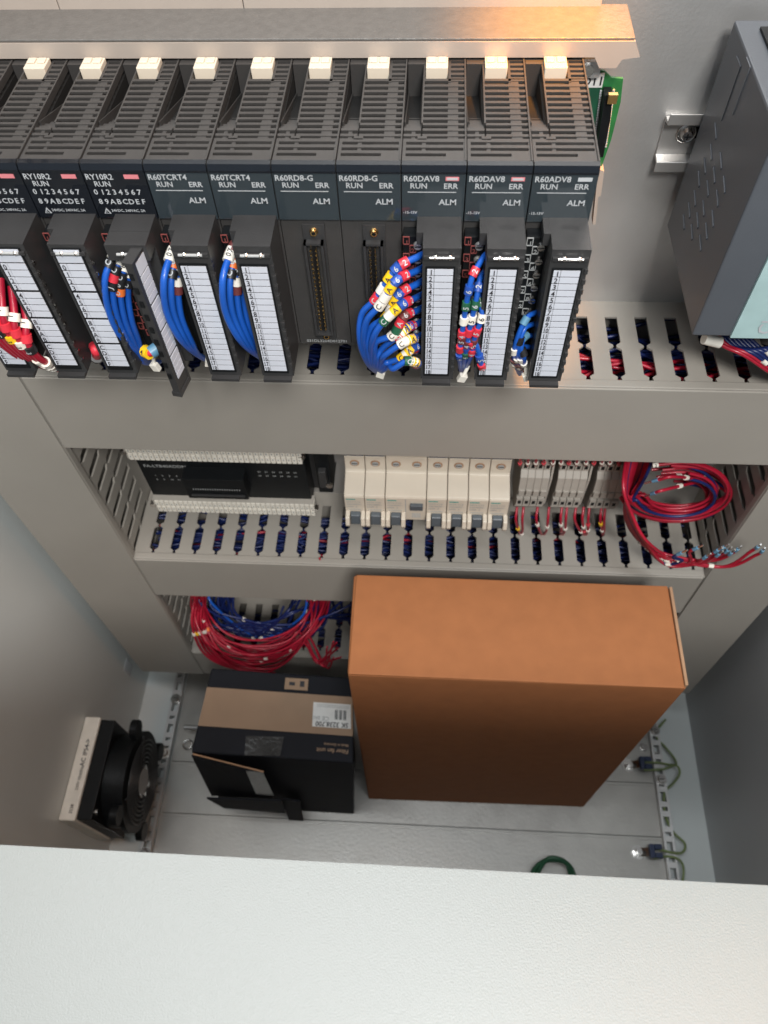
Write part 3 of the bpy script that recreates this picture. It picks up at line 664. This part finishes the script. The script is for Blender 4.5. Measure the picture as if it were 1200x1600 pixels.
# ------------------------------------------------------------------ breakers
BW = .0175; BX0 = -.0685
def breaker(i, label, wide=False):
    t = thing('circuit_breaker', label, 'circuit breaker', (BX0+i*BW, 0, -.514), None if wide else 'single pole breakers in the middle row')
    w = BW*(2 if wide else 1)-.0005; b = MB()
    pf = [(-.009, 0), (-.046, 0), (-.0465, -.017), (-.0475, -.019), (-.0590, -.0225), (-.0680, -.0250), (-.0690, -.0270), (-.0690, -.0600), (-.0470, -.0630), (-.0465, -.086), (-.009, -.086)]
    b.prism(pf, 0, w, 'brk')
    if wide: b.box(0.0002, w-.0002, -.046, -.009, 0, .006, 'brk')
    else: b.box(.0003, w-.0003, -.0455, -.009, 0, .0070, 'navy')
    b.build('housing', t, .0007)
    for j in range(2 if wide else 1):
        xx = BW*j
        s = MB(); s.cyl((xx+.0085, -.0462, -.0085), (0, -1, 0), .0040, .0006, 'card_e', 18); s.cyl((xx+.0085, -.0468, -.0085), (0, -1, 0), .0029, .0003, 'ink_g', 14)
        s.box(xx+.0062, xx+.0108, -.0473, -.0471, -.0089, -.0081, 'dk'); s.build('terminal_screw', t)
        if wide: 
            l = MB(); l.box(xx+.0168, xx+.0175, -.0692, -.0690, -.058, -.028, 'ink_g') if j == 0 else None
            if j == 0: l.build('seam', t)
        if j == 0:
            x = MB(); U, V = (1, 0, 0), (0, 0, 1); yy = -.0692
            x.box(xx+.0015, xx+.0095, yy, -.0690, -.0305, -.0293, 'teal_t')
            for r in range(3): x.text(['5SY4 C10', '230/400V~', '6000  3'][r], (xx+.0015, yy, -.0342-r*.0036), U, V, .0030, 'ink_g')
            x.box(xx+.0025, xx+.014, yy, -.0690, -.0455, -.0450, 'ink_g'); x.build('lettering', t)
            g = MB(); g.prism([(-.069, -.0480), (-.0735, -.0490), (-.0750, -.0600), (-.072, -.0640), (-.069, -.0640)], xx+.0045, xx+.0130, 'brk_g')
            g.box(xx+.0012, xx+.0160, -.0712, -.0660, -.0668, -.0615, 'brk_g'); g.build('toggle', t, .0007)
            h = MB()
            for (p0, p1) in ((.0002, .0040), (.0135, .0172)): h.prism([(-.069, -.0465), (-.0765, -.0485), (-.0790, -.0560), (-.0770, -.0615), (-.069, -.0630)], xx+p0, xx+p1, 'brk')
            h.build('toggle_guard', t, .0008)
        else:
            g = MB(); g.box(xx+.0035, xx+.0145, -.0725, -.069, -.0400, -.0330, 'brk_g'); g.build('test_button', t, .0006)
            x = MB()
            for r in range(4): x.box(xx+.005, xx+.0125, -.0692, -.069, -.050-r*.0018, -.0492-r*.0018, 'ink_g')
            x.build('lettering', t)
    return t
b0 = breaker(0, 'first white single breaker, next to the black end stop')
breaker(2, 'double width white breaker with a grey test button, no dark top', True)
labs = {1: 'second white single breaker, touching the double width breaker on its left', 4: 'white single breaker directly right of the double width breaker', 5: 'second white single breaker right of the double width breaker', 6: 'white single breaker second from the grey terminals', 7: 'white single breaker at the right end of its row, next to grey terminals'}
for i, lb in labs.items(): dup(b0, (BX0+i*BW, 0, -.514), lb)
# ------------------------------------------------------------------ terminal blocks
def term(x, label):
    t = thing('terminal_clamp', label, 'terminal', (x, 0, -.52), 'grey rail terminals beside the breakers')
    b = MB(); w = .0061
    b.prism([(-.008, 0), (-.040, 0), (-.041, -.012), (-.046, -.018), (-.048, -.036), (-.044, -.044), (-.046, -.062), (-.040, -.072), (-.008, -.072)], 0, w, 'term'); b.build('housing', t, .0005)
    for z, yq in ((-.006, -.0425), (-.053, -.0475)):
        b = MB(); b.box(.0004, w-.0004, yq, -.040, z-.0050, z+.0050, 'term'); b.box(.0017, w-.0017, yq-.0004, yq+.001, z-.0024, z+.0018, 'dk'); b.build('clamp_opening', t)
    b = MB(); b.box(.0006, w-.0006, -.0492, -.046, -.0415, -.0335, 'term'); b.build('marker_tag', t, .0003)
    return t
gx = [at(810, 760, y=-.045).x, at(868, 760, y=-.045).x, at(928, 760, y=-.045).x]
t0 = None
for g, x in enumerate(gx):
    lab = ['grey rail terminal in the group of four nearest the breakers', 'grey rail terminal in the middle group of four', 'grey rail terminal in the group of four nearest the red wire coil'][g]
    for j in range(4):
        if t0 is None: t0 = term(x, lab)
        else: dup(t0, (x+j*.0062, 0, -.52), lab)
    pl = thing('end_plate', ['dark end plate right of the first terminal group', 'dark end plate right of the second terminal group', 'pale end plate right of the third terminal group'][g], 'end plate', (x+.0252, 0, -.52), 'end plates of the terminal groups')
    b = MB(); b.prism([(-.008, .002), (-.042, .002), (-.046, -.02), (-.044, -.06), (-.038, -.072), (-.008, -.072)], 0, .0016, 'term'); b.build('plate', pl)
# short wires under the terminals
def stub(label, lst):
    wires(label, lst, 'short wire loops under the terminals', .0012)
def loop(x, w, col='red', mk=()): return dict(p=[(x, 792, -.044), (x-2, 812, -.052), (x+w*.4, 829, -.048), (x+w, 838, -.035), (x+w+4, 842, -.02)], c=col, m=list(mk))
stub('short wire loops with a yellow marker under the first terminal group', [loop(808, 6, 'red', [(.3, 'm_y', '')]), loop(818, -4, 'red', [(.5, 'm_w', '')]), loop(840, 8, 'red', [(.2, 'm_w', '')]), loop(858, -10, 'red', [(.25, 'm_w', '')])])
stub('short red wire loops with white markers under the second terminal group', [loop(878, -2, 'red', [(.2, 'm_w', ''), (.4, 'm_n', '')]), loop(886, -8, 'red', [(.3, 'm_w', '')]), loop(900, 16, 'red', [(.4, 'm_w', '')]), loop(912, 2, 'red', [(.25, 'm_w', ''), (.38, 'm_r', '')]), loop(921, -6, 'red', [(.2, 'm_r', ''), (.35, 'm_w', '')])])
stub('short red wire with yellow marker under the third terminal group', [loop(940, 2, 'red', [(.18, 'm_y', ''), (.35, 'm_w', '')]), loop(946, -5, 'red', [])])
specs = []
for i in range(14):
    x = 812+i*12.4+(i//4)*2; specs.append(dict(p=[(x, 727, -.043), (x+1, 718, -.050), (x+2, 700, -.05), (x+2, 690, -.04)], c='red', m=[(.2, 'm_w' if i % 3 else 'm_r', '')]))
wires('row of red wires entering the tops of the grey terminals', specs, None, .0012)
# ------------------------------------------------------------------ red coil right
specs = []
cx, cy = 1052, 768
for i in range(19):
    rx = 66+random.uniform(-16, 24); ry = 28+random.uniform(-9, 17); ox = random.uniform(-6, 6); oy = random.uniform(-8, 10); yy = -.033-.0014*i
    pts = [(988+i*2.2, 690, yy+.01), (984+i*1.5, 740, yy), (978+i*.6, 775+random.uniform(-6, 6), yy-.004)]
    a0, a1 = (math.radians(170), math.radians(-75-20*(i % 3)))
    for k in range(9):
        a = a0+(a1-a0)*k/8; pts.append((cx+ox+rx*math.cos(a)+4, cy+oy+ry*math.sin(a)*1.0, yy-.006))
    s = dict(p=pts, c='red' if i % 6 else 'blue_d', m=[])
    if i in (2, 5, 8, 11, 14, 17): s['m'] = [(.5+.06*i/2, 'm_w', '2')]
    if i in (3, 7): s['p'] = pts[:-2]+[(1068-i*4, 730+i*5, -.075), (1030-i, 735+i*5, -.075)]; s['ferrule'] = True
    if i in (3, 7): s['m'] = [(.88, 'm_w', '')]
    specs.append(s)
wires('coil of red wires with two blue tipped ends right of the terminals', specs, None, .00135, 'wire coil', 'wire_coil')
specs = []
for i in range(11):
    e = [(1100, 872), (1150, 860), (1085, 858)][i-8] if i > 7 else [(1128, 857), (1118, 862), (1140, 866), (1182, 856), (1190, 862), (1120, 868), (1060, 866), (1134, 862)][i]
    yy = -.050-.0033*i
    pts = [(1000-i*2, 705, -.05), (984-i, 760, yy), (976+i, 800, yy-.01), (990+i*2, 835+i, yy-.02), (1022+i*3+random.uniform(-8, 8), 866+i*1.6+random.uniform(-6, 6), -.098), ((1022+e[0])/2+25, 886 if i in (3, 4) else 876, -.104), (e[0]-8, e[1]+5, -.108), (e[0], e[1], -.110)]
    specs.append(dict(p=pts, c='red' if i != 6 else 'blue_d', ferrule=True, m=[(.55+.02*i, 'm_w', '2'), (.74, 'm_w', '')] if i % 2 == 0 else []))
wires('tail of red wires with pale blue ferrules lying across the right duct', specs, None, .00135, 'wires')
# ------------------------------------------------------------------ lower coil
def yc(py): return -.060-.034*max(0, min(1, (py-955)/60))
specs = []
for i in range(30):
    cx = 404+random.uniform(-7, 7); cy = 935+random.uniform(-12, 10); rx = random.uniform(82, 104); ry = random.uniform(72, 112); yy = -.0006*i
    a0, a1 = math.radians(200+random.uniform(-20, 10)), math.radians(-20+random.uniform(-10, 20))
    pts = [(cx+rx*math.cos(a0+(a1-a0)*k/11)*(1.0+.05*math.sin(k*.9+i*2.1)), cy+(1+.06*math.sin(k*.7+i*1.3))*ry*math.sin(a0+(a1-a0)*k/11), yy+yc(cy+ry*math.sin(a0+(a1-a0)*k/11))) for k in range(12)]
    if random.random() < .25: pts = pts[:9]+[(500+random.uniform(-10, 20), 1035+random.uniform(-6, 14), yy-.100), (520+random.uniform(-10, 20), 1010+random.uniform(-10, 20), yy-.100)]
    specs.append(dict(p=pts, c='red', r=.00105, m=[(random.uniform(.1, .9), random.choice(['m_w', 'm_w', 'm_o']), '')] if i % 2 == 0 else []))
for i in range(5): specs.append(dict(p=[(306+i*4, 925, -.060), (300+i*5, 975+i*2, -.088), (318+i*8, 1020+i*2, -.098), (360+i*10, 1043+i, -.104), (430, 1052, -.110)], c='red', m=[(.28, 'm_w' if i != 1 else 'm_y', '')]))
wires('large coil of red wires hanging in front of the lowest duct', specs, None, .00145, 'wire coil', 'wire_coil')
specs = []
for i in range(16):
    a = 330+random.uniform(-20, 40); c = 430+random.uniform(-20, 80)
    specs.append(dict(p=[(a, 905+random.uniform(-5, 10), -.05), (a+random.uniform(-20, 30), 960+random.uniform(-20, 25), -.075), ((a+c)/2, 985+random.uniform(-14, 12), -.080), (c, 975+random.uniform(-20, 20), -.078), (c+random.uniform(10, 60), 925+random.uniform(-15, 25), -.06)], c='blue' if i < 1 else 'blue_d', m=[(.5, 'm_w', '')] if i % 5 == 0 else []))
wires('tangle of blue wires inside the red coil over the lowest duct', specs, None, .0015, 'wires')
specs = [dict(p=[(470+i*16, 930+random.uniform(-6, 6), -.03), (500+i*9, 962+random.uniform(-8, 8), -.05), (560, 960+i*6, -.06)], c='blue_d') for i in range(6)]
wires('navy wires running behind the cardboard box over the lowest duct', specs, None, .0016, 'wires')
# ------------------------------------------------------------------ cardboard box
x0, x1, y0, y1, z1 = -.0585, .2105, -.2055, -.1160, -.5930
t = thing('cardboard_box', 'large plain brown cardboard box standing upright on the cabinet floor', 'box', (.076, -.16, ZF))
b = MB(); o = Vector((.076, -.16, ZF)); zt_ = z1-ZF
A = [(x0-.004, y0+.001, .0005), (x1+.006, y0+.004, .0005), (x1+.003, y1, .0005), (x0-.004, y1, .0005)]
B = [(x0, y0, zt_), (x1, y0-.001, zt_-.001), (x1-.0015, y1, zt_), (x0-.0015, y1+.001, zt_)]
b.hexa([(a-o.x, c-o.y, z) for a, c, z in A], [(a-o.x, c-o.y, z) for a, c, z in B], 'card'); b.build('carton', t, .0022, 3)
b = MB(); b.hexa([(x0-o.x+.001, y0-o.y-.0006, zt_+.0002), (x1-o.x-.002, y0-o.y-.0012, zt_-.0006), (x1-o.x-.003, y1-o.y-.001, zt_+.0002), (x0-o.x+.001, y1-o.y, zt_+.0002)], [(x0-o.x+.001, y0-o.y-.0006, zt_+.0022), (x1-o.x-.002, y0-o.y-.0012, zt_+.0014), (x1-o.x-.003, y1-o.y-.001, zt_+.0022), (x0-o.x+.001, y1-o.y, zt_+.0022)], 'card'); b.build('lid_flap', t, .0009)
b = MB(); b.box(x1-o.x-.0018, x1-o.x+.0008, y0-o.y+.001, y1-o.y-.002, zt_-.012, zt_+.0028, 'card_e'); b.build('edge_flap', t, .0006)
b = MB(); b.box(x0-o.x+.001, x1-o.x-.001, y0-o.y-.0009, y0-o.y-.0003, zt_-.0120, zt_-.0005, 'card'); b.build('front_lip', t, .0003)
# ------------------------------------------------------------------ small black box
o = Vector((-.16, -.18, ZF)); t = thing('product_box', 'black and brown printed carton with white barcode label leaning on the cardboard box', 'box', o)
TF0, TF1, TB1, TB0 = Vector((-.2285, -.2245, -.780)), Vector((-.0640, -.2262, -.787)), Vector((-.0715, -.1370, -.787)), Vector((-.2235, -.1350, -.780))
GF0, GF1, GB1, GB0 = Vector((-.2520, -.2225, ZF)), Vector((-.0800, -.2240, ZF)), Vector((-.0860, -.1370, ZF)), Vector((-.2480, -.1340, ZF))
R = lambda v: v-o
b = MB(); b.hexa([R(GF0), R(GF1), R(GB1), R(GB0)], [R(TF0), R(TF1), R(TB1), R(TB0)], 'boxk'); b.build('carton', t, .0018, 2)
nrm = (TF1-TF0).cross(TB0-TF0).normalized()
def TP(u, v, h=0): return R(TB0.lerp(TB1, u).lerp(TF0.lerp(TF1, u), v)+nrm*h)     # u right, v towards viewer
def tquad(b, u0, u1, v0, v1, h, m, th=.0003):
    b.hexa([TP(u0, v1, h-th), TP(u1, v1, h-th), TP(u1, v0, h-th), TP(u0, v0, h-th)], [TP(u0, v1, h), TP(u1, v1, h), TP(u1, v0, h), TP(u0, v0, h)], m)
b = MB(); tquad(b, .004, .998, .24, .70, .0008, 'card2', .0006); b.build('brown_band', t)
b = MB(); tquad(b, .735, .985, .335, .62, .0014, 'paper', .0004); U = (TB0-TB1).normalized(); V = (TF0-TB0).normalized()
for (u, v, s_, tx) in ((.96, .585, .0085, 'SK 3238.700'), ):
    b.text(tx, TP(.970, .560, .0016), U, V, .0070, 'ink', 'l', .95)
for i in range(3):
    for j in range(5): tquad(b, .90+i*.028+j*.004-.02, .90+i*.028+j*.004-.018+.0008*(j % 2), .41, .525, .00165, 'ink', .0002)
b.text('CE', TP(.845, .500, .0016), U, V, .0062, 'ink_g')
b.text('EAC', TP(.785, .500, .0016), U, V, .0045, 'ink_g')
for i in range(3): tquad(b, .76, .975, .355+i*.014, .359+i*.014, .00165, 'ink_g', .0002)
b.build('barcode_label', t)
b = MB(); tquad(b, .53, .69, .06, .20, .001, 'card2', .0006)
tquad(b, .56, .60, .11, .15, .0014, 'ink', .0003); tquad(b, .635, .665, .09, .16, .0014, 'ink', .0003); b.build('care_symbols', t)
b = MB(); b.hexa([TP(.32, .78, 0), TP(.56, .76, 0), TP(.55, .98, 0), TP(.33, 1.0, 0)][::-1], [TP(.32, .78, .0008), TP(.56, .76, .0006), TP(.55, .98, .0016), TP(.33, 1.0, .0010)][::-1], 'tape'); b.build('clear_tape', t)
b = MB(); b.text('Filter fan unit', TP(.97, .86, .0006), U, V, .0060, 'card2'); b.text('Made in Germany', TP(.97, .80, .0006), U, V, .0035, 'card2'); b.build('lettering', t)
# flaps
def flap(pts, name, m='boxk', th=.0022):
    P = [at(a, c, y=y) for a, c, y in pts]; n = (P[1]-P[0]).cross(P[2]-P[0]).normalized()*th
    if n.dot(Vector((0, -1, .3))) < 0: n = -n
    b = MB(); b.add([R(p) for p in P]+[R(p+n) for p in P], [(3, 2, 1, 0), (4, 5, 6, 7), (0, 1, 5, 4), (1, 2, 6, 5), (2, 3, 7, 6), (3, 0, 4, 7)], m); return b.build(name, t, .0006)
flap([(300, 1178, -.226), (412, 1206, -.236), (428, 1244, -.236), (331, 1241, -.230)], 'front_flap')
flap([(323, 1245, -.240), (440, 1249, -.240), (446, 1268, -.236), (350, 1260, -.236)], 'bottom_flap')
flap([(440, 1246, -.232), (469, 1250, -.232), (476, 1288, -.234), (455, 1290, -.234)], 'tuck_flap')
b = MB(); P = [at(a, c, y=y) for a, c, y in ((384, 1204, -.2385), (411, 1206, -.2385), (428, 1243, -.2385), (400, 1240, -.2385))]
b.add([R(p) for p in P]+[R(p+Vector((0, -.0004, 0))) for p in P], [(3, 2, 1, 0), (4, 5, 6, 7), (0, 1, 5, 4), (1, 2, 6, 5), (2, 3, 7, 6), (3, 0, 4, 7)], 'tape'); b.build('tape_strip', t)
P = [at(a, c, y=y) for a, c, y in ((301, 1178, -.2285), (412, 1206, -.2385))]
b = MB(); b.tube(rel(P, o), .0009, 'card_e', 6, False); b.build('raw_edge', t)
# ------------------------------------------------------------------ fan
t = thing('filter_fan', 'black round filter fan with pale frame mounted on the left cabinet wall', 'fan', (XL, -.22, -.94))
b = MB(); b.box(.0005, .019, -.058, .057, -.058, .060, 'm_w'); b.build('frame', t, .0015)
b = MB()
U, V = (0, 1, 0), (-1, 0, 0)
for (y, s_, tx) in ((.030, .008, '->'), (.018, .007, 'IP54'), (.006, .007, 'AC'), (-.020, .0045, '230V 50/60Hz'), (-.045, .005, '3238')): b.text(tx, (.014, y-.006, .0602), U, V, s_, 'ink')
b.build('lettering', t)
b = MB(); b.box(.019, .036, -.056, .055, -.057, .057, 'dk'); b.cyl((.036, 0, 0), (1, 0, 0), .053, .020, 'dk', 40, .052); b.build('housing', t, .001)
b = MB(); b.cyl((.056, 0, 0), (1, 0, 0), .058, .006, 'dk', 44)
for sy in (-1, 1):
    for sz in (-1, 1): b.cyl((.055, sy*.048, sz*.048), (1, 0, 0), .011, .008, 'dk', 14)
b.build('flange', t, .0008)
b = MB()
for r in (.018, .023, .028, .033, .038, .043, .048): b.ring((.0650, 0, 0), (1, 0, 0), r, .0009, 'tb', 36)
for a in range(4): c, s_ = math.cos(a*math.pi/2+.6), math.sin(a*math.pi/2+.6); b.cyl((.0645, c*.016, s_*.016), (0, c, s_), .0012, .038, 'tb', 6)
b.build('finger_guard', t)
b = MB(); b.cyl((.0605, 0, 0), (1, 0, 0), .018, .0045, 'steel', 24); b.cyl((.0650, 0, 0), (1, 0, 0), .015, .0003, 'ink_g', 24); b.build('hub', t)
for sy, sz in ((.019, .010), (-.015, -.012), (.0, -.019)):
    b = MB(); b.cyl((.0650, sy*.8, sz*.8), (1, 0, 0), .003, .002, 'steel', 10); b.build('hub_screw', t)
b = MB(); b.cyl((.0360, -.046, .050), (1, 0, 0), .004, .003, 'steel', 10); b.build('mounting_screw', t)
# ------------------------------------------------------------------ floor bits
def onf(px, py, z=ZF): return at(px, py, z=z)
p = onf(288, 1136, ZF+.03); t = thing('threaded_stud', 'horizontal steel stud sticking out left of the black carton', 'stud', p)
b = MB(); b.cyl((0, 0, 0), (1, 0, 0), .003, .035, 'zinc', 10)
for i in range(16): b.ring((.002+i*.002, 0, 0), (1, 0, 0), .003, .0004, 'zinc', 10, 4)
b.build('rod', t)
b = MB(); b.box(.020, .024, -.006, .006, -.030, .006, 'zinc'); b.build('bracket', t)
p = onf(294, 1164); t = thing('washer', 'steel washer ring lying beside the black carton', 'washer', p+Vector((0, 0, .0022))); b = MB(); b.ring((0, 0, 0), (0, 0, 1), .006, .0016, 'steel', 20); b.build('ring', t)
for (px, py, lab) in ((982, 1196, 'navy ground lug with two green wires near the cardboard box'), (996, 1332, 'navy ground lug with two green wires near the front ledge')):
    p = onf(px, py); t = thing('ground_lug', lab, 'ground lug', p, 'ground lugs bolted to the floor plates')
    b = MB(); b.cyl((0, 0, 0), (0, 0, 1), .0085, .0012, 'steel', 20); b.cyl((0, 0, .0012), (0, 0, 1), .0055, .004, 'steel', 6, smooth=False); b.cyl((0, 0, .0052), (0, 0, 1), .003, .005, 'steel', 10); b.build('bolt', t)
    b = MB(); b.hexa([(.003, -.005, .0012), (.016, -.005, .010), (.016, .005, .010), (.003, .005, .0012)], [(.003, -.005, .0028), (.016, -.005, .014), (.016, .005, .014), (.003, .005, .0028)], 'steel'); b.build('tongue', t)
    b = MB(); b.box(.011, .017, -.008, .008, .010, .018, 'navy'); b.box(.017, .026, .0018, .008, .010, .019, 'navy'); b.box(.017, .026, -.008, -.0018, .010, .019, 'navy'); b.build('sleeve', t, .0008)
def fw(label, paths, col, r, cat='ground wire'):
    o = at(paths[0][0][0], paths[0][0][1], z=ZF+.006); t = thing('ground_wire', label, cat, o)
    for P in paths:
        b = MB(); b.tube(rel([at(a, c, z=ZF+h) for a, c, h in P], o), r, col, 8); b.build('wire', t)
    return t
fw('green and yellow wire snaking from the cardboard box to the upper ground lug', [[(1040, 1124, .012), (1024, 1147, .008), (1040, 1168, .008), (1053, 1184, .010), (1055, 1195, .016), (1030, 1192, .018), (1006, 1190, .014)], [(1006, 1203, .014), (1035, 1202, .016), (1056, 1196, .018), (1062, 1208, .014), (1052, 1224, .008), (1038, 1240, .006), (1040, 1275, .006), (1052, 1300, .008), (1070, 1318, .012), (1066, 1332, .014), (1050, 1332, .014), (1022, 1325, .014)]], 'green', .0015)
fw('green and yellow wire from the lower ground lug to the front ledge', [[(1022, 1341, .014), (1045, 1338, .010), (1062, 1344, .014), (1068, 1358, .010), (1066, 1380, .008), (1060, 1400, .008)]], 'green', .0015)
fw('dark green wire loop standing up behind the white ledge', [[(830, 1385, .01), (834, 1360, .02), (852, 1345, .03), (880, 1346, .03), (895, 1362, .02), (900, 1390, .01)], [(836, 1388, .01), (840, 1364, .02), (856, 1342, .035), (876, 1343, .035), (888, 1355, .02), (896, 1390, .01)]], 'green_d', .0028)
# loose floor screws
for (px, py, lab) in ((1005, 1168, 'small floor screw just right of the cardboard box'), (1026, 1182, 'small floor screw above the upper ground lug wires')):
    p = onf(px, py); t = thing('floor_screw', lab, 'screw', p, 'screws on the floor plates'); b = MB(); b.cyl((0, 0, 0), (0, 0, 1), .006, .001, 'steel', 14); b.cyl((0, 0, .001), (0, 0, 1), .0038, .004, 'steel', 10, .003); b.build('screw_head', t)
